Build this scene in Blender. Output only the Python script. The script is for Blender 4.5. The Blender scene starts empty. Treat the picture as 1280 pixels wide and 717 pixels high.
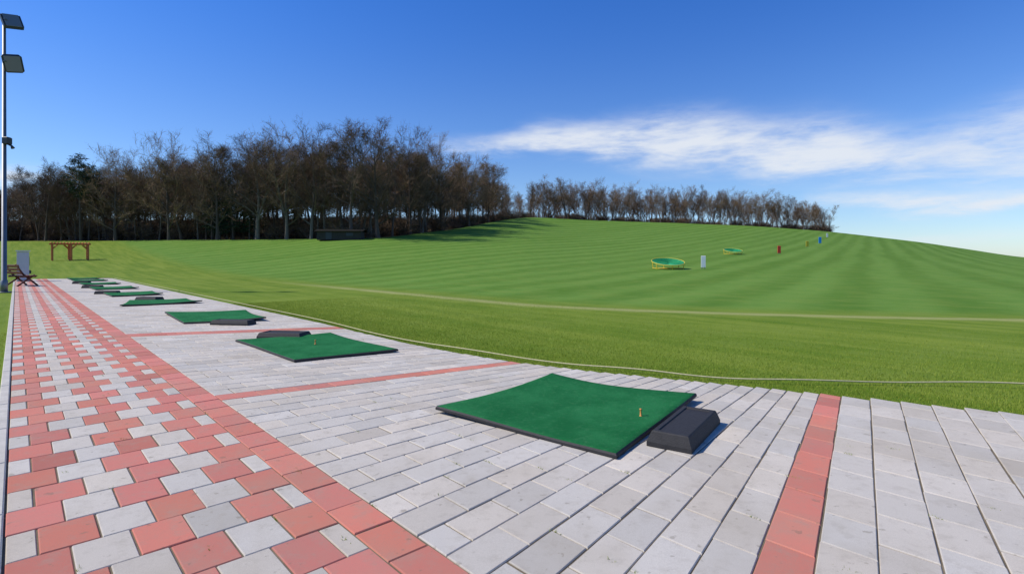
import bpy, math, random
import numpy as np
from mathutils import Vector, Matrix
random.seed(7); rng=np.random.default_rng(7)
scene=bpy.context.scene
COL=scene.collection
# ---------------------------------------------------------------- helpers
TX,TY=-0.679,0.734      # direction along the terrace
NX,NY=0.734,0.679       # direction across the terrace
def ts(t,s): return (TX*t+NX*s, TY*t+NY*s)

def new_mat(name,col=(.5,.5,.5),rough=.8,metal=0.0,noise=0.0,nscale=20,bump=0.0,bscale=60,spec=.3):
    m=bpy.data.materials.new(name); m.use_nodes=True
    nt=m.node_tree; b=nt.nodes['Principled BSDF']
    b.inputs['Base Color'].default_value=(*col,1); b.inputs['Roughness'].default_value=rough
    b.inputs['Metallic'].default_value=metal; b.inputs['Specular IOR Level'].default_value=spec
    tc=nt.nodes.new('ShaderNodeTexCoord')
    if noise>0:
        n=nt.nodes.new('ShaderNodeTexNoise'); n.inputs['Scale'].default_value=nscale; n.inputs['Detail'].default_value=3
        nt.links.new(tc.outputs['Object'],n.inputs['Vector'])
        mx=nt.nodes.new('ShaderNodeMix'); mx.data_type='RGBA'
        mx.inputs[6].default_value=(*[c*(1-noise) for c in col],1); mx.inputs[7].default_value=(*[min(1,c*(1+noise)) for c in col],1)
        nt.links.new(n.outputs['Fac'],mx.inputs[0]); nt.links.new(mx.outputs[2],b.inputs['Base Color'])
    if bump>0:
        n=nt.nodes.new('ShaderNodeTexNoise'); n.inputs['Scale'].default_value=bscale; n.inputs['Detail'].default_value=4
        nt.links.new(tc.outputs['Object'],n.inputs['Vector'])
        bp=nt.nodes.new('ShaderNodeBump'); bp.inputs['Strength'].default_value=bump; bp.inputs['Distance'].default_value=.01
        nt.links.new(n.outputs['Fac'],bp.inputs['Height']); nt.links.new(bp.outputs['Normal'],b.inputs['Normal'])
    return m

def mesh_obj(name,verts,faces,mats=(),parent=None,matidx=None,smooth=False):
    me=bpy.data.meshes.new(name); me.from_pydata([tuple(v) for v in verts],[],faces)
    for m in mats: me.materials.append(m)
    if matidx is not None: me.polygons.foreach_set('material_index',matidx)
    if smooth: me.polygons.foreach_set('use_smooth',[True]*len(me.polygons))
    me.update()
    o=bpy.data.objects.new(name,me); COL.objects.link(o)
    if parent: o.parent=parent
    return o
def empty(name,loc=(0,0,0),rotz=0):
    o=bpy.data.objects.new(name,None); o.location=loc; o.rotation_euler=(0,0,rotz); o.empty_display_size=.2
    COL.objects.link(o); return o
class MB:
    def __init__(s): s.v=[]; s.f=[]; s.m=[]
    def box(s,c,d,rot=None,mi=0,bev=0.0):
        hx,hy,hz=d[0]/2,d[1]/2,d[2]/2
        b=min(bev,hx*.9,hy*.9,hz*.9)
        R=rot if rot is not None else Matrix.Identity(3)
        base=len(s.v)
        if b<=0:
            P=[(-hx,-hy,-hz),(hx,-hy,-hz),(hx,hy,-hz),(-hx,hy,-hz),(-hx,-hy,hz),(hx,-hy,hz),(hx,hy,hz),(-hx,hy,hz)]
            F=[(0,3,2,1),(4,5,6,7),(0,1,5,4),(1,2,6,5),(2,3,7,6),(3,0,4,7)]
        else:
            P=[];F=[]
            for (z,i) in ((-hz,b),(-hz+b,0),(hz-b,0),(hz,b)):
                P+=[(-hx+i,-hy+i,z),(hx-i,-hy+i,z),(hx-i,hy-i,z),(-hx+i,hy-i,z)]
            F=[(0,3,2,1),(12,13,14,15)]
            for k in range(3):
                for j in range(4):
                    a=k*4+j; bb=k*4+(j+1)%4; F.append((a,bb,bb+4,a+4))
        for p in P:
            q=R@Vector(p); s.v.append((q.x+c[0],q.y+c[1],q.z+c[2]))
        for f in F: s.f.append(tuple(base+i for i in f)); s.m.append(mi)
    def tube(s,pts,rad,n=8,mi=0,cap=True):
        base=len(s.v); pts=[Vector(p) for p in pts]
        if not hasattr(rad,'__len__'): rad=[rad]*len(pts)
        for i,p in enumerate(pts):
            d=(pts[min(i+1,len(pts)-1)]-pts[max(i-1,0)])
            if d.length<1e-9: d=Vector((0,0,1))
            d.normalize()
            a=Vector((0,0,1)) if abs(d.z)<.9 else Vector((1,0,0))
            u=d.cross(a).normalized(); w=d.cross(u)
            for k in range(n):
                an=2*math.pi*k/n; q=p+(u*math.cos(an)+w*math.sin(an))*rad[i]; s.v.append(tuple(q))
        for i in range(len(pts)-1):
            for k in range(n):
                a=base+i*n+k; b=base+i*n+(k+1)%n
                s.f.append((a,b,b+n,a+n)); s.m.append(mi)
        if cap:
            s.f.append(tuple(base+k for k in range(n))[::-1]); s.m.append(mi)
            s.f.append(tuple(base+(len(pts)-1)*n+k for k in range(n))); s.m.append(mi)
    def obj(s,name,mats,parent=None,smooth=False): return mesh_obj(name,s.v,s.f,mats,parent,s.m,smooth)

# ---------------------------------------------------------------- terrain height
_P =[-1.6,-.95,-.60,-.30,-.24,-.10,.03,.15,.30,.45,.58,.75,.95,1.3,2.5]
_YC=[ 95,  95,  90,  85,  86, 116,170,190,200,200,200,180,150,130,110]
_H =[ 4.5,4.6,4.6,4.7,4.75,8.0,15.0,15.3,15.1,13.9,11.9,7.2,1.45,-.8,-1.5]
_R0=[ 52, 52, 44, 30, 28, 22, 20, 20, 20, 20, 20, 20, 20, 20, 20]
_SB=[.10,.10,.11,.12,.12,.10,.0,0,0,0,0,0,0,0,0]
_az=np.arctan(np.array(_P)); _rc=np.array(_YC)*np.sqrt(1+np.minimum(np.array(_P)**2,1.2))
AZ=np.linspace(-math.pi,math.pi,1441)
kk=np.exp(-np.linspace(-2,2,25)**2); kk/=kk.sum()
def ext(vals,back):
    v=np.interp(AZ,np.concatenate([[-math.pi,-2.0],_az,[2.0,math.pi]]),np.concatenate([[back,back],vals,[back,back]]))
    return np.convolve(np.pad(v,12,mode='edge'),kk,'valid')
RC=ext(_rc,130); HH=ext(np.array(_H,float),0.0); R00=ext(np.array(_R0,float),40); SB=ext(np.array(_SB,float),0)
def height(x,y):
    x=np.asarray(x,float); y=np.asarray(y,float)
    r=np.hypot(x,y); a=np.arctan2(x,y)
    rc=np.interp(a,AZ,RC); h=np.interp(a,AZ,HH); r0=np.interp(a,AZ,R00); sb=np.interp(a,AZ,SB)
    d=np.clip((r-r0)/(rc-r0),0,1)
    f=d**1.6
    f=np.where(d>.9,.9**1.6+ (f-.9**1.6)*(1-.25*(d-.9)/.1),f)
    back=np.clip(r-rc-3,0,75)*sb
    return -0.03+h*f+back+0.05*np.sin(x*.05+1)*np.sin(y*.043)*np.clip((r-55)/40,0,1)
def hz(x,y): return float(height(x,y))

nr=190; na=900
rr=np.concatenate([[0.0],np.geomspace(1.5,260,nr-30),np.geomspace(270,4000,29)])
aa=np.linspace(-math.pi,math.pi,na,endpoint=False)
R_,A_=np.meshgrid(rr,aa,indexing='ij')
X=R_*np.sin(A_); Y=R_*np.cos(A_); Z=height(X,Y)
verts=np.stack([X,Y,Z],-1).reshape(-1,3)
i,j=np.meshgrid(np.arange(len(rr)-1),np.arange(na),indexing='ij'); j2=(j+1)%na
faces=np.stack([i*na+j,i*na+j2,(i+1)*na+j2,(i+1)*na+j],-1).reshape(-1,4)[:, ::-1]
me=bpy.data.meshes.new('ground'); me.vertices.add(len(verts)); me.vertices.foreach_set('co',verts.ravel())
me.loops.add(faces.size); me.loops.foreach_set('vertex_index',faces.ravel().astype(np.int32))
me.polygons.add(len(faces)); me.polygons.foreach_set('loop_start',np.arange(0,faces.size,4,dtype=np.int32))
me.polygons.foreach_set('loop_total',np.full(len(faces),4,np.int32))
me.polygons.foreach_set('use_smooth',np.ones(len(faces),bool)); me.update(); me.validate()
azv=np.arctan2(verts[:,0],verts[:,1]); rv=np.hypot(verts[:,0],verts[:,1]); rcv=np.interp(azv,AZ,RC)
ff=np.clip((rv-rcv*0.985)/3.5,0,1)*np.clip((0.62-azv)/.03,0,1)*np.clip((azv+1.3)/.1,0,1)
at=me.attributes.new('forest','FLOAT','POINT')
if len(me.vertices)==len(ff): at.data.foreach_set('value',ff)
ground=bpy.data.objects.new('ground',me); COL.objects.link(ground)

# ---- node helper
class NG:
    def __init__(s,nt): s.nt=nt
    def n(s,t,**k):
        x=s.nt.nodes.new(t)
        for a,b in k.items(): setattr(x,a,b)
        return x
    def m(s,op,a,b=None,c=None,clamp=False):
        x=s.nt.nodes.new('ShaderNodeMath'); x.operation=op; x.use_clamp=clamp
        for i,v in enumerate((a,b,c)):
            if v is None: continue
            if isinstance(v,(int,float)): x.inputs[i].default_value=v
            else: s.nt.links.new(v,x.inputs[i])
        return x.outputs[0]
    def mix(s,f,a,b,mode='MIX'):
        x=s.nt.nodes.new('ShaderNodeMix'); x.data_type='RGBA'; x.blend_type=mode
        for i,v in ((0,f),(6,a),(7,b)):
            if isinstance(v,(int,float)): x.inputs[i].default_value=v
            elif isinstance(v,tuple): x.inputs[i].default_value=(*v,1)
            else: s.nt.links.new(v,x.inputs[i])
        return x.outputs[2]
    def noise(s,vec,scale,detail=4,rough=.55,dist=0):
        x=s.nt.nodes.new('ShaderNodeTexNoise'); x.inputs['Scale'].default_value=scale; x.inputs['Detail'].default_value=detail
        x.inputs['Roughness'].default_value=rough; x.inputs['Distortion'].default_value=dist
        s.nt.links.new(vec,x.inputs['Vector']); return x.outputs['Fac']
    def comb(s,a,b,c=0.0):
        x=s.nt.nodes.new('ShaderNodeCombineXYZ')
        for i,v in enumerate((a,b,c)):
            if isinstance(v,(int,float)): x.inputs[i].default_value=v
            else: s.nt.links.new(v,x.inputs[i])
        return x.outputs[0]
    def ss(s,v,lo,hi):
        x=s.nt.nodes.new('ShaderNodeMapRange'); x.interpolation_type='SMOOTHSTEP'
        s.nt.links.new(v,x.inputs[0]); x.inputs[1].default_value=lo; x.inputs[2].default_value=hi
        return x.outputs[0]

gm=bpy.data.materials.new('mown_grass'); gm.use_nodes=True; nt=gm.node_tree; g=NG(nt); bs=nt.nodes['Principled BSDF']
tc=g.n('ShaderNodeTexCoord'); sp=g.n('ShaderNodeSeparateXYZ'); nt.links.new(tc.outputs['Object'],sp.inputs[0])
x_,y_=sp.outputs[0],sp.outputs[1]
s_=g.m('ADD',g.m('MULTIPLY',x_,NX),g.m('MULTIPLY',y_,NY))
t_=g.m('ADD',g.m('MULTIPLY',x_,TX),g.m('MULTIPLY',y_,TY))
flat=g.comb(x_,y_,0)
sc=g.m('ADD',11.3,g.m('MULTIPLY',.156,g.m('POWER',g.m('MAXIMUM',g.m('SUBTRACT',12.0,t_),0.0),1.5)))
ds=g.m('SUBTRACT',s_,sc)
n_big=g.noise(flat,.06,4,.6); n_mid=g.noise(flat,.7,6,.7); n_fine=g.noise(flat,28,3,.7)
n_str=g.noise(g.comb(g.m('MULTIPLY',s_,1.6),g.m('MULTIPLY',t_,.10),0),1.0,5,.65)
q_=g.m('SUBTRACT',g.m('MULTIPLY',x_,.83),g.m('MULTIPLY',y_,.557))
tw=g.m('ADD',g.m('ADD',q_,g.m('MULTIPLY',g.m('SUBTRACT',n_big,.5),2.4)),g.m('MULTIPLY',g.m('SUBTRACT',n_mid,.5),.5))
sw=g.m('SINE',g.m('MULTIPLY',tw,2*math.pi/3.3))
n_q=g.noise(g.comb(g.m('MULTIPLY',q_,.35),g.m('MULTIPLY',s_,.02),0),1.0,3,.6)
stripe=g.m('ADD',g.m('MULTIPLY',g.ss(sw,-1.0,1.0),.60),g.m('MULTIPLY',g.ss(n_q,.3,.7),.45),clamp=True)
hill=g.ss(ds,-.2,3.0)
near=g.mix(g.ss(n_str,.3,.72),(.110,.185,.012),(.215,.275,.034))
farc=g.mix(stripe,(.086,.188,.020),(.142,.265,.044))
col=g.mix(hill,near,farc)
col=g.mix(g.m('MULTIPLY',g.ss(n_mid,.42,.72),.45),col,(.205,.265,.05))
col=g.mix(g.m('MULTIPLY',g.ss(n_mid,.52,.30),.30),col,(.065,.145,.012))
col=g.mix(g.m('MULTIPLY',g.ss(n_big,.5,.75),.3),col,(.08,.18,.015))
wob=g.m('ADD',ds,g.m('MULTIPLY',g.m('SUBTRACT',n_mid,.5),.7))
trk=g.m('POWER',2.718,g.m('MULTIPLY',-1.0,g.m('POWER',g.m('DIVIDE',g.m('ABSOLUTE',wob),.36),2.0)))
fade=g.m('SUBTRACT',1.0,g.ss(t_,20.0,36.0))
col=g.mix(g.m('MULTIPLY',g.m('MULTIPLY',trk,.66),fade),col,(.42,.40,.17))
fa=g.n('ShaderNodeAttribute',attribute_name='forest')
col=g.mix(fa.outputs['Fac'],col,(.09,.06,.035))
col=g.mix(g.m('MULTIPLY',g.m('SUBTRACT',n_fine,.3),.8,clamp=True),col,(.045,.09,.005),'MIX')
nt.links.new(col,bs.inputs['Base Color']); bs.inputs['Roughness'].default_value=.95; bs.inputs['Specular IOR Level'].default_value=.1
bp=g.n('ShaderNodeBump'); bp.inputs['Strength'].default_value=.4; bp.inputs['Distance'].default_value=.03
nt.links.new(g.noise(flat,45,3,.7),bp.inputs['Height']); nt.links.new(bp.outputs[0],bs.inputs['Normal'])
me.materials.append(gm)

# ---------------------------------------------------------------- paving
S0,S1=-.042,1.483
def kf(u): return float(np.interp(u,[-6,.68,5.84,12,20],[.25,.25,-.20,-.50,-.55]))
def smax_t(t): return float(np.interp(t,[-8,-2,.41,2.06,3.2,4.2,5.3,6.5,7.75,11.3,60],[7.4,7.1,6.6,6.02,5.6,5.22,4.92,4.76,4.7,4.8,4.8]))
def PW(u,s):
    t=u+(kf(u)*(s-1.5) if s>1.5 else 0); return ts(t,s),t
pv=[];pf=[];pc=[]
def paver(corners,col,ch=.0045,gap=.0034):
    c=np.array(corners)+np.array([random.gauss(0,.0014),random.gauss(0,.0014)])
    zz=random.uniform(-.0016,.0016); tl=np.array([random.uniform(-.0012,.0012) for _ in range(4)])
    gap=gap*random.uniform(.6,1.6)
    def inset(d):
        out=[]
        for k in range(4):
            e1=c[(k+1)%4]-c[k]; e0=c[k-1]-c[k]
            l1=np.linalg.norm(e1); l0=np.linalg.norm(e0)
            out.append(c[k]+e1*min(d/l1,.45)+e0*min(d/l0,.45))
        return out
    out=inset(gap); inn=inset(gap+ch)
    b=len(pv)
    for k in range(4): pv.append((out[k][0],out[k][1],-.03))
    for k in range(4): pv.append((out[k][0],out[k][1],-.005+zz+tl[k]))
    for k in range(4): pv.append((inn[k][0],inn[k][1],zz+tl[k]))
    for r in (0,4):
        for k in range(4):
            pf.append((b+r+k,b+r+(k+1)%4,b+r+4+(k+1)%4,b+r+4+k)); pc.append(col)
    pf.append((b+8,b+9,b+10,b+11)); pc.append(col)
def cgrey():
    v=random.gauss(1,.055)*(1 if random.random()>.06 else .88); w=random.uniform(-.018,.012)
    return (.555*v+w,.505*v,.430*v-w,0)
def cred():
    v=random.gauss(1,.08); return (.57*v,.178*v,.130*v*random.uniform(.9,1.1),1)
UEND=47.0
Ls,Wp=.335,.2367
row=0; u=-5.0
while u<UEND:
    a=S0; b1=S1-.225; i=0
    off=(row%2==1)
    while a<b1-.01:
        w=Wp/2 if (off and i==0) else Wp
        b=min(a+w,b1)
        idx=i if not off else i+1
        red=(idx%2==0)
        paver([ts(u,a),ts(u,b),ts(u+Ls,b),ts(u+Ls,a)],cred() if red else cgrey()); a=b; i+=1
    uo=u+ (Ls/2)
    paver([ts(uo,b1),ts(uo,S1),ts(uo+Ls,S1),ts(uo+Ls,b1)],cred())
    u+=Ls; row+=1
Wu,Lb=.25,.36
bands=[.56,5.81,11.81,11.56]
u=-5.19; c=0
while u<UEND:
    isred=any(abs(u-b)<Wu/2 for b in bands)
    a=S1; off=(c%2==1); i=0
    while True:
        w=Lb/2 if (off and i==0) else Lb
        sm=smax_t(PW(u+Wu/2,min(a,6.5))[1])
        if a>sm-.03: break
        b=min(a+w,sm) if a+w>sm-.08 else a+w
        cs=[PW(u,a)[0],PW(u,b)[0],PW(u+Wu,b)[0],PW(u+Wu,a)[0]]
        paver(cs,cred() if isred else cgrey()); a=b; i+=1
    u+=Wu; c+=1
pm=bpy.data.materials.new('concrete_paver'); pm.use_nodes=True; nt=pm.node_tree; g=NG(nt); bs=nt.nodes['Principled BSDF']
tc=g.n('ShaderNodeTexCoord'); ca=g.n('ShaderNodeAttribute',attribute_name='Col')
n1=g.noise(tc.outputs['Object'],1.1,5,.65); n2=g.noise(tc.outputs['Object'],9,5,.7); n3=g.noise(tc.outputs['Object'],260,3,.7)
col=g.mix(g.m('MULTIPLY',g.ss(n1,.42,.66),.24),ca.outputs['Color'],(.32,.27,.19))
col=g.mix(g.m('MULTIPLY',g.ss(n2,.48,.72),.34),col,(.31,.27,.21))
col=g.mix(g.m('MULTIPLY',g.ss(n3,.35,.75),.36),col,(.24,.21,.17))
col=g.mix(g.m('MULTIPLY',g.ss(g.noise(tc.outputs['Object'],14,3,.5),.65,.71),.42),col,(.17,.145,.10))
nt.links.new(col,bs.inputs['Base Color']); bs.inputs['Roughness'].default_value=.88; bs.inputs['Specular IOR Level'].default_value=.2
bp=g.n('ShaderNodeBump'); bp.inputs['Strength'].default_value=.6; bp.inputs['Distance'].default_value=.003
nt.links.new(n3,bp.inputs['Height']); nt.links.new(bp.outputs[0],bs.inputs['Normal'])
pav=mesh_obj('paved_terrace',pv,pf,[pm])
ca=pav.data.color_attributes.new('Col','FLOAT_COLOR','CORNER')
arr=np.array([(*c_[:3],1.0) for c_ in pc]); arr=np.repeat(arr,4,axis=0); ca.data.foreach_set('color',arr.ravel())
jm=new_mat('joint_sand',(.16,.13,.085),.95,noise=.6,nscale=5,bump=.4)
bv=[];bf=[]
us=np.arange(-5.2,UEND+.3,.5)
for k,u in enumerate(us):
    sm=smax_t(u)
    bv+=[(*ts(u,S0-.01),-.008),(*ts(u,sm-.02),-.008)]
    if k: bf.append((2*k-2,2*k-1,2*k+1,2*k))
mesh_obj('joint_bed',bv,bf,[jm],parent=pav)
km=new_mat('kerb_concrete',(.48,.45,.39),.9,noise=.25,nscale=8,bump=.3)
kb=MB(); L=1.0; t=-5
rotT=Matrix.Rotation(math.atan2(TY,TX),3,'Z')
while t<UEND:
    c=ts(t+L/2,S0-.045); kb.box((c[0],c[1],-.045),(L-.008,.075,.12),rotT,bev=.008); t+=L
kb.obj('terrace_kerb',[km])

# ---------------------------------------------------------------- grass blades (one mesh)
def blades(name,pts,hmin,hmax,wid,mat,lean=.6):
    n=len(pts); p=np.array(pts)
    ang=rng.uniform(0,2*math.pi,n); h=rng.uniform(hmin,hmax,n); w=wid*rng.uniform(.6,1.4,n)
    la=rng.uniform(0,2*math.pi,n); ll=h*rng.uniform(.1,lean,n)
    z=height(p[:,0],p[:,1])-.004
    v=np.zeros((n,3,3))
    v[:,0,0]=p[:,0]-np.cos(ang)*w;v[:,0,1]=p[:,1]-np.sin(ang)*w;v[:,0,2]=z
    v[:,1,0]=p[:,0]+np.cos(ang)*w;v[:,1,1]=p[:,1]+np.sin(ang)*w;v[:,1,2]=z
    v[:,2,0]=p[:,0]+np.cos(la)*ll;v[:,2,1]=p[:,1]+np.sin(la)*ll;v[:,2,2]=z+h
    me=bpy.data.meshes.new(name); me.vertices.add(n*3); me.vertices.foreach_set('co',v.ravel())
    me.loops.add(n*3); me.loops.foreach_set('vertex_index',np.arange(n*3,dtype=np.int32))
    me.polygons.add(n); me.polygons.foreach_set('loop_start',np.arange(0,n*3,3,dtype=np.int32)); me.polygons.foreach_set('loop_total',np.full(n,3,np.int32))
    me.update(); me.materials.append(mat)
    o=bpy.data.objects.new(name,me); COL.objects.link(o); return o
bm_=bpy.data.materials.new('grass_blade'); bm_.use_nodes=True; nt=bm_.node_tree; g=NG(nt); bs=nt.nodes['Principled BSDF']
ge=g.n('ShaderNodeNewGeometry')
cc=g.mix(ge.outputs['Random Per Island'],(.14,.235,.012),(.36,.40,.065))
nt.links.new(cc,bs.inputs['Base Color']); bs.inputs['Roughness'].default_value=.7; bs.inputs['Specular IOR Level'].default_value=.2
tr=g.n('ShaderNodeBsdfTranslucent'); nt.links.new(cc,tr.inputs[0]); ms=g.n('ShaderNodeMixShader'); ms.inputs[0].default_value=.35
nt.links.new(bs.outputs[0],ms.inputs[1]); nt.links.new(tr.outputs[0],ms.inputs[2]); nt.links.new(ms.outputs[0],nt.nodes['Material Output'].inputs[0])
pts=[]
N=170000
tt=rng.uniform(-6,18,N*2); dd=rng.exponential(1.9,N*2)
for t,d in zip(tt,dd):
    s=smax_t(t)-.03+d
    x,y=ts(t,s)
    if y<2 or abs(x)>y*1.08 or d>8: continue
    pts.append((x,y))
    if len(pts)>=N: break
# ragged tufts growing over the paving edge
for _ in range(260):
    t=random.uniform(-1.5,16); s=smax_t(t)-random.uniform(-.02,.05); c=ts(t,s)
    for _ in range(random.randint(10,34)): pts.append((c[0]+random.gauss(0,.035),c[1]+random.gauss(0,.03)))
tt=rng.uniform(1,14,14000); dd=rng.uniform(.09,1.2,14000)
for t,d in zip(tt,dd): pts.append(ts(t,S0-d))
blades('lawn_grass',pts,.014,.040,.003,bm_)
wp=[]
for _ in range(110):
    t=random.uniform(.2,14); s=S1+Lb/2*random.randint(0,18) if random.random()<.6 else random.uniform(0,1.4)
    if random.random()<.5: t=random.uniform(.2,5)
    if s>5.2: continue
    c=ts(t,s)
    for _ in range(random.randint(6,18)):
        e=random.gauss(0,.024); wp.append((c[0]+TX*e+random.gauss(0,.004),c[1]+TY*e+random.gauss(0,.004)))
w=blades('joint_weeds',wp,.010,.024,.003,bm_,1.2); w.location.z=.024

# ---------------------------------------------------------------- rope
rp=[(46,5.0),(27.5,4.97),(15.6,5.03),(11.5,4.93),(8.0,4.86),(6.3,4.98),(4.75,5.30),(3.8,5.62),(2.93,6.0),(2.2,6.5),(1.6,7.12),(.6,8.0),(-.4,8.6),(-2,9.3)]
cu=bpy.data.curves.new('boundary_rope','CURVE'); cu.dimensions='3D'; cu.bevel_depth=.009; cu.bevel_resolution=2
spl=cu.splines.new('BEZIER'); spl.bezier_points.add(len(rp)-1)
for k,(t,s) in enumerate(rp):
    b=spl.bezier_points[k]; x,y=ts(t,s); b.co=(x,y,.03 if k%2 else .008); b.handle_left_type=b.handle_right_type='AUTO'
cu.materials.append(new_mat('rope_fibre',(.46,.42,.24),.9,noise=.4,nscale=40))
ro=bpy.data.objects.new('boundary_rope',cu); COL.objects.link(ro)

# ---------------------------------------------------------------- mats
turf=bpy.data.materials.new('artificial_turf'); turf.use_nodes=True; nt=turf.node_tree; g=NG(nt); bs=nt.nodes['Principled BSDF']
tc=g.n('ShaderNodeTexCoord')
a=g.noise(tc.outputs['Object'],2.2,5,.65); b=g.noise(tc.outputs['Object'],240,3,.7); c_=g.noise(tc.outputs['Object'],22,4,.6)
col=g.mix(g.ss(a,.3,.7),(.006,.125,.032),(.022,.190,.058)); col=g.mix(g.m('MULTIPLY',g.ss(b,.35,.7),.6),col,(.003,.055,.016))
col=g.mix(g.m('MULTIPLY',g.ss(c_,.5,.75),.35),col,(.065,.21,.085))
nt.links.new(col,bs.inputs['Base Color']); bs.inputs['Roughness'].default_value=.9; bs.inputs['Specular IOR Level'].default_value=.12
bp=g.n('ShaderNodeBump'); bp.inputs['Strength'].default_value=.9; bp.inputs['Distance'].default_value=.006
nt.links.new(b,bp.inputs['Height']); nt.links.new(bp.outputs[0],bs.inputs['Normal'])
rub=new_mat('black_rubber',(.026,.025,.026),.7,noise=.4,nscale=30,bump=.3,bscale=90,spec=.35)
def mat(corners,curl):
    L_,B_,R_c,T_=[np.array(c) for c in corners]
    root=empty('golf_mat',(float(np.mean([c[0] for c in corners])),float(np.mean([c[1] for c in corners])),0))
    ox,oy=root.location.x,root.location.y
    n=28; V=[];F=[];M=[]
    cen=(L_+B_+R_c+T_)/4
    def pos(u,v,inset=0):
        u2=inset+u*(1-2*inset); v2=inset+v*(1-2*inset)
        p=(1-u2)*(1-v2)*L_+u2*(1-v2)*B_+u2*v2*R_c+(1-u2)*v2*T_
        # edges of the worn mat are pulled in slightly between the corners
        e=.018*(math.sin(math.pi*u)*(abs(2*v-1)**3)+math.sin(math.pi*v)*(abs(2*u-1)**3))
        return p+(cen-p)*e
    def zc(u,v):
        z=0
        for (cu_,cv,k) in ((0,0,curl[0]),(1,0,curl[1]),(1,1,curl[2]),(0,1,curl[3])):
            d=math.hypot(u-cu_,v-cv); z+=k*max(0,1-d/.75)**2
        return z+.004*math.sin(7*u+3*v)
    for lay,(th) in enumerate((.004,.024,.036)):
        for i in range(n+1):
            for j in range(n+1):
                u,v=i/n,j/n; ins=.006 if lay==2 else 0
                p=pos(u,v,ins); V.append((p[0]-ox,p[1]-oy,th+zc(u,v)))
    K=(n+1)**2
    idx=lambda l,i,j:l*K+i*(n+1)+j
    for i in range(n):
        for j in range(n):
            F.append((idx(2,i,j),idx(2,i+1,j),idx(2,i+1,j+1),idx(2,i,j+1))); M.append(0)
            F.append((idx(0,i,j),idx(0,i,j+1),idx(0,i+1,j+1),idx(0,i+1,j))); M.append(1)
    for l in (0,1):
        for i in range(n):
            for (a,b) in (((i,0),(i+1,0)),((n,i),(n,i+1)),((n-i,n),(n-i-1,n)),((0,n-i),(0,n-i-1))):
                F.append((idx(l,*a),idx(l,*b),idx(l+1,*b),idx(l+1,*a))); M.append(1)
    o=mesh_obj('turf_pad',V,F,[turf,rub],root,M)
    o.data.polygons.foreach_set('use_smooth',[m==0 for m in M])
    return root
MT=[([(-.69,4.83),(.725,3.72),(1.80,5.22),(.457,6.13)],(.03,.0,.05,.05)),
    ([(-4.62,8.95),(-2.91,7.16),(-1.68,7.93),(-3.25,9.6)],(.0,.0,.02,.03)),
    ([(-8.62,13.3),(-6.92,11.3),(-5.44,11.87),(-6.85,13.8)],(.03,.0,.06,.03)),
    ([(-12.14,17.0),(-11.2,15.3),(-9.53,16.5),(-10.75,17.7)],(.03,.02,.06,.03))]
for t in (24.8,30.2,35.8,41.2,45.2):
    s=3.25; MT.append(([ts(t+1.1,s-.8),ts(t-1.1,s-.75),ts(t-1.15,s+.8),ts(t+1.0,s+.8)],(.03,.02,.06,.03)))
for c,k in MT: mat(c,k)
def tray(x,y,rot,L=.78,W=.32,H=.12):
    root=empty('ball_tray',(x,y,0),rot)
    V=[];F=[]
    def ring(l,w,z,sh=0): 
        b=len(V); V.extend([(-l/2,-w/2+sh,z),(l/2,-w/2+sh,z),(l/2,w/2+sh,z),(-l/2,w/2+sh,z)]); return b
    rs=[ring(L,W,.002),ring(L,W,.035),ring(L-.05,W-.055,H-.008),ring(L-.065,W-.07,H),ring(L-.13,W-.13,H),ring(L-.14,W-.14,H-.010)]
    for a,b in zip(rs[:-1],rs[1:]):
        for k in range(4): F.append((a+k,a+(k+1)%4,b+(k+1)%4,b+k))
    F.append((rs[0]+3,rs[0]+2,rs[0]+1,rs[0])); F.append(tuple(rs[-1]+k for k in range(4)))
    mesh_obj('tray_body',V,F,[rub],root)
    return root
tray(1.38,4.26,math.radians(56),L=.86,W=.33,H=.115)
tray(-4.0,9.42,math.radians(-8),L=.8,W=.4,H=.10)
tray(-5.85,11.25,math.radians(-8),L=.85,W=.3,H=.10)
tray(-11.9,17.6,math.radians(-12),L=.8,W=.35)
for t in (25.9,31.4,37): 
    x,y=ts(t,2.6); tray(x,y,math.radians(10))
teem=new_mat('orange_rubber',(.62,.27,.07),.6)
for (x,y,z) in ((1.105,4.60,.036),(-3.1,8.45,.036)):
    m=MB(); m.tube([(0,0,0),(0,0,.008),(0,0,.012),(0,0,.055),(0,0,.065),(0,0,.07)],[.018,.016,.0085,.0075,.011,.012],12)
    o=m.obj('golf_tee',[teem],smooth=True); o.location=(x,y,z)

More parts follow.
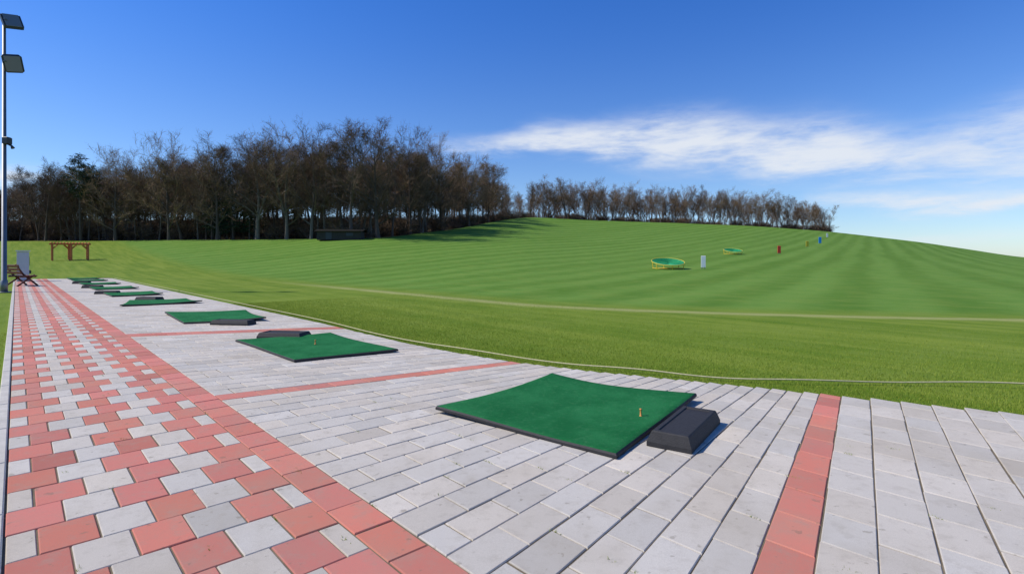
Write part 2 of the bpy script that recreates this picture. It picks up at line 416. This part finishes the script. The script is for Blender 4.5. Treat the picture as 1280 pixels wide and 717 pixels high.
# ---------------------------------------------------------------- floodlight mast
steel=new_mat('galvanised_steel',(.20,.21,.22),.5,.7,noise=.2,nscale=5)
dark=new_mat('dark_housing',(.05,.055,.06),.5,.3)
glass=new_mat('lamp_glass',(.16,.18,.20),.2,0,spec=.5)
def floodlight_mast():
    x,y=-20.75,21.9; root=empty('floodlight_mast',(x,y,hz(x,y)))
    m=MB(); m.tube([(0,0,0),(0,0,.5),(0,0,.52),(0,0,11.3)],[.12,.115,.09,.055],14)
    m.box((0,0,.02),(.4,.4,.04),None,0,.005); m.obj('mast_pole',[steel],root,True)
    for zz,dx,tilt in ((11.05,.32,-.45),(9.35,.36,.35)):
        m=MB(); m.tube([(0,0,zz),(.2,0,zz),(.3,0,zz)],.025,8)
        R=Matrix.Rotation(-.75,3,'Z')@Matrix.Rotation(tilt,3,'Y')@Matrix.Rotation(.2,3,'X')
        m.box((dx,0,zz),(.18,.62,.72),R,1,.08)
        off=R@Vector((.095,0,0)); m.box((dx+off.x,off.y,zz+off.z),(.02,.50,.60),R,2,.004)
        off=R@Vector((-.15,0,0)); m.box((dx+off.x,off.y,zz+off.z),(.16,.3,.3),R,1,.03)
        m.tube([(.3,-.33,zz),(.3,.33,zz)],.02,8)
        m.obj('floodlight_head',[steel,dark,glass],root)
    m=MB(); m.box((.12,0,6.2),(.2,.24,.3),None,0,.03); m.tube([(.05,0,6.1),(.3,0,6.0),(.36,0,5.9)],[.02,.04,.07],8); m.obj('junction_box',[dark],root)
floodlight_mast()
# ---------------------------------------------------------------- bench
wood=new_mat('red_brown_wood',(.13,.040,.026),.6,noise=.4,nscale=14)
def bench(x,y,rot):
    root=empty('park_bench',(x,y,0),rot); root.scale=(1.1,1.1,1.1)
    m=MB()
    for k in range(4): m.box((0,-.2+k*.13,.46),(1.7,.105,.045),None,0,.006)
    m.obj('seat',[wood],root)
    m=MB()
    for k in range(3): 
        z=.6+k*.15; m.box((0,-.29-(z-.5)*.32,z),(1.7,.04,.12),Matrix.Rotation(math.radians(18),3,'X'),0,.006)
    m.obj('backrest',[wood],root)
    for sx in (-.62,.62):
        m=MB(); 
        m.tube([(sx,.34,0),(sx,-.20,.55),(sx,-.44,.98)],.04,6); m.tube([(sx+.06,-.42,0),(sx+.06,.2,.50)],.04,6)
        m.tube([(sx,-.32,.42),(sx,.27,.42)],.032,6); m.obj('leg_frame',[wood],root)
bench(-24.55,26.9,math.atan2(TY,TX)+math.pi+.3)
grey=new_mat('grey_panel',(.50,.52,.54),.6,noise=.08,nscale=3)
root=empty('ball_dispenser_cabinet',(-29.2,32.0,0),math.atan2(TY,TX))
m=MB(); m.box((0,0,.9),(.5,.55,1.7),None,0,.03); m.obj('cabinet_body',[grey],root)
m=MB(); m.box((0,0,1.80),(.6,.65,.06),None,0,.01); m.obj('cabinet_roof',[grey],root)
m=MB(); m.box((0,-.285,1.2),(.35,.02,.5),None,0,.004); m.box((0,-.32,.55),(.3,.1,.2),None,0,.02); m.obj('front_panel',[dark],root)
m=MB(); m.box((0,0,.025),(.55,.6,.05),None,0,.01); m.obj('plinth',[km],root)
# ---------------------------------------------------------------- pergola
redwood=new_mat('red_stained_timber',(.46,.13,.045),.65,noise=.25,nscale=6)
def pergola(x,y,w,d,h,rot=0.0):
    root=empty('timber_pergola',(x,y,hz(x,y)-.05),rot)
    m=MB()
    for sx in (-1,1):
        for sy in (-1,1):
            m.box((sx*w/2,sy*d/2,h/2),(.15,.15,h),None,0,.01)
            m.tube([(sx*w/2,sy*d/2,h-.5),(sx*(w/2-.45),sy*d/2,h-.04)],.045,4)
    m.obj('posts',[redwood],root)
    m=MB()
    for sy in (-1,1): m.box((0,sy*d/2,h+.08),(w+.5,.12,.16),None,0,.01)
    m.obj('beams',[redwood],root)
    m=MB(); n=7
    for k in range(n): m.box((-w/2-.1+k*(w+.2)/(n-1),0,h+.22),(.06,d+.6,.11),None,0,.008)
    m.obj('rafters',[redwood],root)
pergola(-52.2,62,1.5,1.5,1.85,.75); pergola(-50.2,62.2,1.5,1.5,1.8,.75)

# ---------------------------------------------------------------- net targets and distance boards
yel=new_mat('yellow_paint',(.70,.50,.04),.5); netm=new_mat('green_net',(.03,.33,.13),.8,noise=.5,nscale=6)
def net_target(x,y,r):
    root=empty('chipping_net_target',(x,y,hz(x,y)),0)
    tilt=math.radians(13)
    def rimp(a,rr,z): 
        return (rr*math.cos(a), rr*math.sin(a), z+rr*math.sin(a)*math.tan(tilt))
    m=MB(); n=40; zr=.46*r
    m.tube([rimp(2*math.pi*k/n,r,zr) for k in range(n+1)],.019*r,8,cap=False); m.obj('rim',[yel],root,True)
    m=MB()
    for k in range(6):
        a=2*math.pi*(k+.5)/6; p=rimp(a,r,zr); m.tube([p,(p[0]*.92,p[1]*.92,-.05)],.022*r,6)
    m.tube([(.92*r*math.cos(2*math.pi*k/24),.92*r*math.sin(2*math.pi*k/24),.05*r) for k in range(25)],.022*r,6,cap=False)
    m.obj('legs',[yel],root)
    def bowl(q): return zr-.14*r*(1-q*q)
    V=[];F=[];QS=[0.02,.3,.5,.7,.85,.97]; 
    for q in QS:
        for k in range(40): V.append(rimp(2*math.pi*k/40,r*q,bowl(q)-.01))
    for a in range(len(QS)-1):
        for k in range(40): F.append((a*40+k,a*40+(k+1)%40,(a+1)*40+(k+1)%40,(a+1)*40+k))
    mesh_obj('netting_sheet',V,F,[netm],root,smooth=True)
    m=MB()
    for k in range(30):
        a=2*math.pi*k/30; m.tube([rimp(a,r*q,bowl(q)+.01) for q in (.08,.3,.5,.7,.85,1)],.012*r,3,cap=False)
    for q in np.linspace(.1,.97,12):
        m.tube([rimp(2*math.pi*k/24,r*q,bowl(q)+.01) for k in range(25)],.012*r,3,cap=False)
    m.obj('net_cords',[netm],root)
net_target(.291*42,42,1.25); net_target(.412*70,70,1.15)
wht=new_mat('white_paint',(.8,.8,.78),.5,noise=.05); redp=new_mat('red_paint',(.7,.05,.03),.5); blu=new_mat('blue_paint',(.03,.30,.75),.5)
def board(x,y,w,h,mt,name='distance_board'):
    root=empty(name,(x,y,hz(x,y)),random.uniform(-.1,.1))
    m=MB(); m.box((0,0,h/2+.12),(w,.06,h),None,0,.02); m.obj('panel',[mt],root)
    m=MB()
    for sx in (-1,1): m.box((sx*w*.32,0,.06),(.05,.05,.3),None,0,.008)
    m.obj('legs',[steel],root)
board(.357*42,42,.34,.92,wht); board(.4985*73,73,.42,1.0,redp); board(.551*98,98,.5,1.0,yel); board(.5746*115,115,.6,1.3,blu); board(.588*150,150,.5,1.1,wht)

# ---------------------------------------------------------------- trees
def bark(name,c): return new_mat(name,c,.9,noise=.35,nscale=2.5)
bark1=bark('bark_brown',(.095,.072,.054)); bark2=bark('bark_grey',(.16,.132,.104))
def twigmat(name,c):
    m=bpy.data.materials.new(name); m.use_nodes=True; nt=m.node_tree; g=NG(nt); b=nt.nodes['Principled BSDF']
    oi=g.n('ShaderNodeObjectInfo'); cc=g.mix(oi.outputs['Random'],(c[0]*.55,c[1]*.56,c[2]*.6),(c[0]*1.4,c[1]*1.36,c[2]*1.15))
    nt.links.new(cc,b.inputs['Base Color']); b.inputs['Roughness'].default_value=.9; b.inputs['Specular IOR Level'].default_value=.1; return m
twigm=twigmat('twig_brown',(.195,.135,.092))
def bare_tree(name,H,spread,first,nl,seed,stem=.16,twigmul=1.0,up=.8,nb=8,fork=False,lean=.04,wob0=.06):
    r=random.Random(seed); m=MB()
    def twig(p,d,L,w,mi=1):
        a=Vector((r.gauss(0,1),r.gauss(0,1),r.gauss(0,1))); sd=d.cross(a)
        if sd.length<1e-6: return
        sd.normalize(); b=len(m.v); q=p+d*L
        m.v+= [tuple(p-sd*w),tuple(p+sd*w),tuple(q)]; m.f.append((b,b+1,b+2)); m.m.append(mi)
    def path(p,d,L,n,wob,upb):
        pts=[p.copy()]
        for k in range(n):
            d=(d+Vector((r.gauss(0,wob),r.gauss(0,wob),r.gauss(0,wob)+upb))).normalized(); p=p+d*(L/n); pts.append(p.copy())
        return pts,d
    tr,_=path(Vector((0,0,-.2)),Vector((r.gauss(0,lean),r.gauss(0,lean),1)).normalized(),H*.93,9,wob0,.06)
    stems=[(tr,0.0)]
    m.tube(tr,[stem*(1.25 if k==0 else (1-k/9.6)) for k in range(10)],6,0,False)
    if fork:
        k0=r.choice([2,3]); an=r.uniform(0,6.28); d=Vector((math.cos(an)*.5,math.sin(an)*.5,1)).normalized()
        t2,_=path(tr[k0],d,H*.93*(9-k0)/9*.9,9,wob0,.08); m.tube(t2,[stem*.7*(1-k/9.6) for k in range(10)],5,0,False)
        stems.append((t2,.15))
    for l in range(nl):
        tr_,sh=stems[l%len(stems)]
        f=first+(1-first)*(l+r.random())/nl; f_=max(.05,(f-sh*1.5)) if sh else f
        k=min(8.99,f_*9); i0=int(k); p=tr_[i0].lerp(tr_[i0+1],k-i0)
        an=l*2.4+r.uniform(-.5,.5); el=r.uniform(.25,.7)*up+f*.5
        d=Vector((math.cos(an)*math.cos(el),math.sin(an)*math.cos(el),math.sin(el)))
        fr=(f-first)/(1-first)
        L=H*spread*(math.sin(math.pi*(.22+.68*fr))**.7)*r.uniform(.6,1.25)
        pts,_=path(p,d,L,5,.16,.07); r0=stem*(1-f*.85)*.45
        m.tube(pts,[r0*(1-q/5.6) for q in range(6)],3,0,False)
        for b in range(nb):
            ff=.2+.8*(b+r.random())/nb; kk_=min(4.99,ff*5); j0=int(kk_); p2=pts[j0].lerp(pts[j0+1],kk_-j0)
            dd=(pts[j0+1]-pts[j0]).normalized(); rv_=Vector((r.gauss(0,1),r.gauss(0,1),r.gauss(0,.7)+.35)).normalized()
            d2=(dd*.8+rv_*.85).normalized(); L2=L*r.uniform(.28,.5)*(1.15-ff*.5)+.25
            p3,_=path(p2,d2,L2,3,.16,.06)
            m.tube([p3[0],p3[2],p3[3]],[max(.012,r0*.34),.018,.008],3,1,False)
            nt_=int(8*twigmul)
            for c in range(nt_):
                fc=.1+.9*(c+r.random())/nt_; k3=min(2.99,fc*3); q0=int(k3); p4=p3[q0].lerp(p3[q0+1],k3-q0)
                d4=((p3[q0+1]-p3[q0]).normalized()*.7+Vector((r.gauss(0,1),r.gauss(0,1),r.gauss(0,.8)+.4)).normalized()).normalized()
                L4=r.uniform(.5,1.2)*H/15
                twig(p4,d4,L4,.017)
                for e in range(3):
                    pp=p4+d4*L4*r.uniform(.2,.85); d5=(d4+Vector((r.gauss(0,.7),r.gauss(0,.7),r.gauss(0,.6)+.2))).normalized(); twig(pp,d5,L4*r.uniform(.4,.8),.013)
    me=bpy.data.meshes.new(name); me.from_pydata(m.v,[],m.f); 
    for mm in (bark1 if seed%2 else bark2,twigm): me.materials.append(mm)
    me.polygons.foreach_set('material_index',m.m); me.update(); return me
forest_vars=[bare_tree('forest_tree_mesh',15,.27,.22,18,s,.17,.9,1.0,8,s%2==0) for s in (1,2,3,4,5,6)]
row_vars=[bare_tree('row_tree_mesh',15,sp_,fi,15,s,.17,.8,1.1,6,s%2==0,.08,.09) for s,sp_,fi in ((31,.20,.25),(32,.26,.35),(33,.17,.15),(35,.23,.45),(36,.30,.3))]
oak_vars=[bare_tree('oak_mesh',15,.44,.13,24,s,.27,1.3,.8,9,s%2==0) for s in (11,12,13)]
def shrub(seed):
    r=random.Random(seed); m=MB()
    for k in range(46):
        an=r.uniform(0,6.28); d=Vector((math.cos(an)*r.uniform(.1,.9),math.sin(an)*r.uniform(.1,.9),1)).normalized(); L=r.uniform(1.5,3)
        p0=Vector((r.gauss(0,.4),r.gauss(0,.4),-.05)); m.tube([p0,p0+d*L],[.03,.008],3,0,False)
        for c in range(22):
            q=p0+d*L*r.uniform(.1,1); dd=(d*.5+Vector((r.gauss(0,1),r.gauss(0,1),r.gauss(0,.7))).normalized()).normalized(); sd=dd.cross(Vector((r.gauss(0,1),r.gauss(0,1),r.gauss(0,1)))).normalized()
            b=len(m.v); m.v+=[tuple(q-sd*.022),tuple(q+sd*.022),tuple(q+dd*r.uniform(.35,.9))]; m.f.append((b,b+1,b+2)); m.m.append(1)
    me=bpy.data.meshes.new('shrub_mesh'); me.from_pydata(m.v,[],m.f); me.materials.append(bark1); me.materials.append(twigm)
    me.polygons.foreach_set('material_index',m.m); me.update(); return me
shrubs=[shrub(51),shrub(52),shrub(53)]
needle=new_mat('needles',(.026,.052,.020),.8,noise=.5,nscale=1.5)
def conifer(seed,H=15,R=2.4,base=.12,pine=False):
    r=random.Random(seed); m=MB(); m.tube([(0,0,-.2),(0,0,H*.5),(0,0,H)],[.2,.13,.02],6,0,False)
    n=int(H*8)
    for k in range(n):
        f=base+(1-base)*k/n; z=H*f; L=R*((1-f)/(1-base))**.8*r.uniform(.7,1.1)+.15
        if pine: L=R*math.sin(math.pi*min(1,(f-base)/(1-base)*.9+.1))*r.uniform(.4,1.1)+.2
        an=r.uniform(0,6.283); dr=r.uniform(-.35,0) if not pine else r.uniform(-.05,.4)
        d=Vector((math.cos(an),math.sin(an),dr)).normalized(); p0=Vector((0,0,z))
        m.tube([p0,p0+d*L],[.03,.008],3,0,False)
        nn=int(L*22)
        for c in range(nn):
            q=p0+d*L*((c/nn)**.7 if not pine else .45+.55*c/nn)
            if pine: q=q+Vector((r.gauss(0,.22),r.gauss(0,.22),r.gauss(0,.16)))
            dd=(d*.6+Vector((r.gauss(0,.6),r.gauss(0,.6),r.gauss(-.25,.3)))).normalized(); sd=dd.cross(Vector((r.gauss(0,1),r.gauss(0,1),r.gauss(0,1)))).normalized()
            b=len(m.v); l=r.uniform(.25,.5); w=.055
            m.v+=[tuple(q-sd*w),tuple(q+sd*w),tuple(q+dd*l)]; m.f.append((b,b+1,b+2)); m.m.append(1)
    me=bpy.data.meshes.new('conifer_mesh'); me.from_pydata(m.v,[],m.f); me.materials.append(bark1); me.materials.append(needle)
    me.polygons.foreach_set('material_index',m.m); me.update(); return me
spruce=[conifer(21),conifer(22,15,2.0)]; pine=conifer(23,15,2.4,.5,True)
def put(me,name,x,y,H,parent=None,wid=1.0,ref=15.0):
    o=bpy.data.objects.new(name,me); s=H/ref
    o.scale=(s*wid*random.uniform(.85,1.2),s*wid*random.uniform(.85,1.2),s); o.location=(x,y,hz(x,y)-.05)
    o.rotation_euler=(random.gauss(0,.03),random.gauss(0,.03),random.uniform(0,6.28)); COL.objects.link(o)
    if parent: o.parent=parent
    return o
def wood_h(p): return float(np.interp(p,[-1.2,-.96,-.88,-.8,-.7,-.6,-.5,-.42,-.36,-.3,-.2,-.12,-.06,-.015,.03],[9,9.5,12.0,12.8,14.2,14.5,15.0,16.6,16.2,15.8,16,15.6,15,11.5,8]))
def rcdepth(p): 
    a=math.atan(p); return float(np.interp(a,AZ,RC))*math.cos(a)
forest=empty('bare_woodland')
for k in range(400):
    p=-1.22+1.235*((k*0.61803)%1)+random.gauss(0,.012); p=min(p,.014); dep=random.random()**1.4*42
    yc=rcdepth(p); y=yc+1.5+dep; x=p*y
    h=wood_h(p)*(1-dep*.10/18)*(1+dep/180)*random.uniform(.74,1.08)
    if random.random()<.2 and -.60<p<-.40: put(random.choice(spruce),'spruce',x,y,h*.9,forest)
    else: put(random.choice(forest_vars),'woodland_tree',x,y,h,forest,1.1)
for k in range(330):
    p=random.uniform(-1.2,.02); y=rcdepth(p)+random.uniform(1.5,32); put(random.choice(shrubs),'undergrowth',p*y,y,random.uniform(1.6,4.2),forest,1.4,3.0)
for p,h in ((-.64,15.5),(-.475,16.0),(-.42,17.6),(-.375,17.6),(-.30,16.2),(-.25,16.5),(-.19,16.5),(-.13,16.8),(-.74,14.2),(-.87,12.5),(-.08,16),(-.55,15.0),(-.045,14.5)):
    y=rcdepth(p)-.5; put(random.choice(oak_vars),'bare_tree',p*y,y,h)
for p,h,dy in ((-.805,15.2,-1),(-.79,13.6,2)): y=rcdepth(p)+dy; put(pine,'pine_tree',p*y,y,h)
for p in (-.545,-.52,-.56,-.49): y=rcdepth(p)+1; put(random.choice(spruce),'spruce_tree',p*y,y,random.uniform(10.5,12.5))
rowp=empty('distant_tree_row')
for k in range(330):
    p=.02+.573*((k*.61803)%1)+random.gauss(0,.006); p=min(.592,p); y=rcdepth(p)+2+random.random()*30; 
    h=float(np.interp(p,[0,.03,.06,.1,.3,.45,.55,.6],[9,11,13.5,14.5,14,13,12,9]))*random.uniform(.72,1.1)
    put(random.choice(row_vars),'row_tree',p*y,y,h,rowp,1.0)
for k in range(130):
    p=random.uniform(.0,.59); y=rcdepth(p)+random.uniform(3,30); put(random.choice(shrubs),'row_undergrowth',p*y,y,random.uniform(1.5,4.0),rowp,1.6,3.0)
hx,hy=-.315*83,82.0; z0=hz(hx,hy)
root=empty('low_wooden_hut',(hx,hy,z0-.1),.05)
m=MB(); m.box((0,0,.65),(6.5,2.6,1.3),None,0,.02); m.obj('walls',[new_mat('weathered_boards',(.04,.034,.028),.85,noise=.4,nscale=4)],root)
m=MB(); m.box((0,-.7,1.48),(7.3,1.75,.08),Matrix.Rotation(.2,3,'X'),0,.01); m.box((0,.8,1.48),(7.3,1.6,.08),Matrix.Rotation(-.2,3,'X'),0,.01); m.obj('roof',[new_mat('dark_roof_felt',(.022,.021,.018),.95,noise=.3,spec=.03)],root)
m=MB(); m.box((-1.5,-1.32,.65),(.9,.05,1.1),None,0,.01); m.box((1.6,-1.32,.85),(1.0,.05,.5),None,0,.01); m.obj('door_and_hatch',[dark],root)

# ---------------------------------------------------------------- sky & sun
sd=Vector((-.95,-.05,0)).normalized(); EL=math.radians(45)
dirv=Vector((sd.x*math.cos(EL),sd.y*math.cos(EL),math.sin(EL)))
W=bpy.data.worlds.new('World'); scene.world=W; W.use_nodes=True; nt=W.node_tree; nt.nodes.clear(); g=NG(nt)
out=g.n('ShaderNodeOutputWorld'); bg=g.n('ShaderNodeBackground'); bg.inputs['Strength'].default_value=.105
sky=g.n('ShaderNodeTexSky'); sky.sky_type='NISHITA'; sky.sun_disc=False; sky.sun_elevation=EL; sky.sun_rotation=math.atan2(sd.x,sd.y)%(2*math.pi)
sky.air_density=1.0; sky.dust_density=.3; sky.ozone_density=3.0; sky.altitude=400
tc=g.n('ShaderNodeTexCoord'); sp=g.n('ShaderNodeSeparateXYZ'); nt.links.new(tc.outputs['Generated'],sp.inputs[0])
az=g.m('ARCTAN2',sp.outputs[0],sp.outputs[1]); el=g.m('ARCSINE',sp.outputs[2])
def ramp(v,lo,hi,pts):
    f=g.m('DIVIDE',g.m('SUBTRACT',v,lo),hi-lo); r=g.n('ShaderNodeValToRGB'); nt.links.new(f,r.inputs[0]); r.color_ramp.interpolation='EASE'
    e=r.color_ramp.elements
    while len(e)<len(pts): e.new(.5)
    for q,(a,b) in zip(e,pts): q.position=(a-lo)/(hi-lo)
    for q,(a,b) in zip(sorted(e,key=lambda z:z.position),pts): q.color=(b,b,b,1)
    return r.outputs[0]
cen=ramp(az,-.3,1.3,[(-.3,.200),(-.119,.205),(.089,.218),(.331,.207),(.493,.176),(.65,.150),(.762,.155),(1.2,.17)])
th=ramp(az,-.3,1.3,[(-.3,.01),(-.1,.020),(.09,.032),(.33,.048),(.5,.054),(.65,.05),(.8,.065),(1.2,.06)])
am=ramp(az,-.3,1.3,[(-.2,0),(-.1,.5),(.05,.95),(.35,1),(.55,1),(.66,.7),(.8,.9),(1.2,0)])
vec=g.comb(g.m('MULTIPLY',az,3.2),g.m('MULTIPLY',el,13.0),0.3)
n1=g.noise(vec,1.6,8,.60,.35); n2=g.noise(vec,6,5,.62,.2)
def gauss(d,t): 
    q=g.m('DIVIDE',d,t); return g.m('POWER',2.718,g.m('MULTIPLY',-1.0,g.m('MULTIPLY',q,q)))
elw=g.m('ADD',el,g.m('MULTIPLY',g.m('SUBTRACT',n1,.5),.06))
c1=g.m('MULTIPLY',gauss(g.m('SUBTRACT',elw,cen),th),am)
am2=ramp(az,.3,1.4,[(.3,0),(.47,0),(.54,.8),(.75,.9),(1.3,.4)])
cen2=g.m('ADD',.088,g.m('MULTIPLY',g.m('SUBTRACT',az,.5),-.06))
c2=g.m('MULTIPLY',gauss(g.m('SUBTRACT',elw,cen2),.017),am2)
c3=g.m('MULTIPLY',gauss(g.m('SUBTRACT',elw,.03),.012),g.m('MULTIPLY',am2,.45))
c4=g.m('MULTIPLY',gauss(g.m('SUBTRACT',elw,.118),.012),gauss(g.m('SUBTRACT',az,-.76),.05))
dens=g.m('ADD',g.m('ADD',c1,c2),g.m('ADD',c3,g.m('MULTIPLY',c4,.8)))
mod=g.m('ADD',.36,g.m('ADD',g.m('MULTIPLY',g.ss(n1,.25,.7),.65),g.m('MULTIPLY',g.m('SUBTRACT',n2,.5),.8)))
mask=g.m('MULTIPLY',dens,mod,clamp=True)
mask=g.m('MULTIPLY',g.ss(mask,.03,.95),.92)
hi=g.ss(el,0.0,.50)
tcol=g.mix(hi,(.95,1.10,1.34),(.36,.86,1.66))
tint=g.mix(1.0,sky.outputs[0],tcol,'MULTIPLY')
fin=g.mix(mask,tint,(7.6,8.0,8.6))
nt.links.new(fin,bg.inputs[0]); nt.links.new(bg.outputs[0],out.inputs[0])
sl=bpy.data.lights.new('sun','SUN'); sl.energy=4.8; sl.angle=math.radians(.5); sl.color=(1,.935,.83)
so=bpy.data.objects.new('sun',sl); COL.objects.link(so); so.rotation_euler=(-dirv).to_track_quat('-Z','Y').to_euler(); so.location=(-30,20,40)

# ---------------------------------------------------------------- camera
cd=bpy.data.cameras.new('camera'); cd.sensor_width=36; cd.lens=36*670/1280; cd.shift_y=-36.5/1280; cd.clip_end=9000; cd.clip_start=.05
co=bpy.data.objects.new('camera',cd); COL.objects.link(co); co.location=(0,0,1.4); co.rotation_euler=(math.pi/2,0,0); scene.camera=co
scene.view_settings.view_transform='Standard'; scene.view_settings.look='None'; scene.view_settings.exposure=0
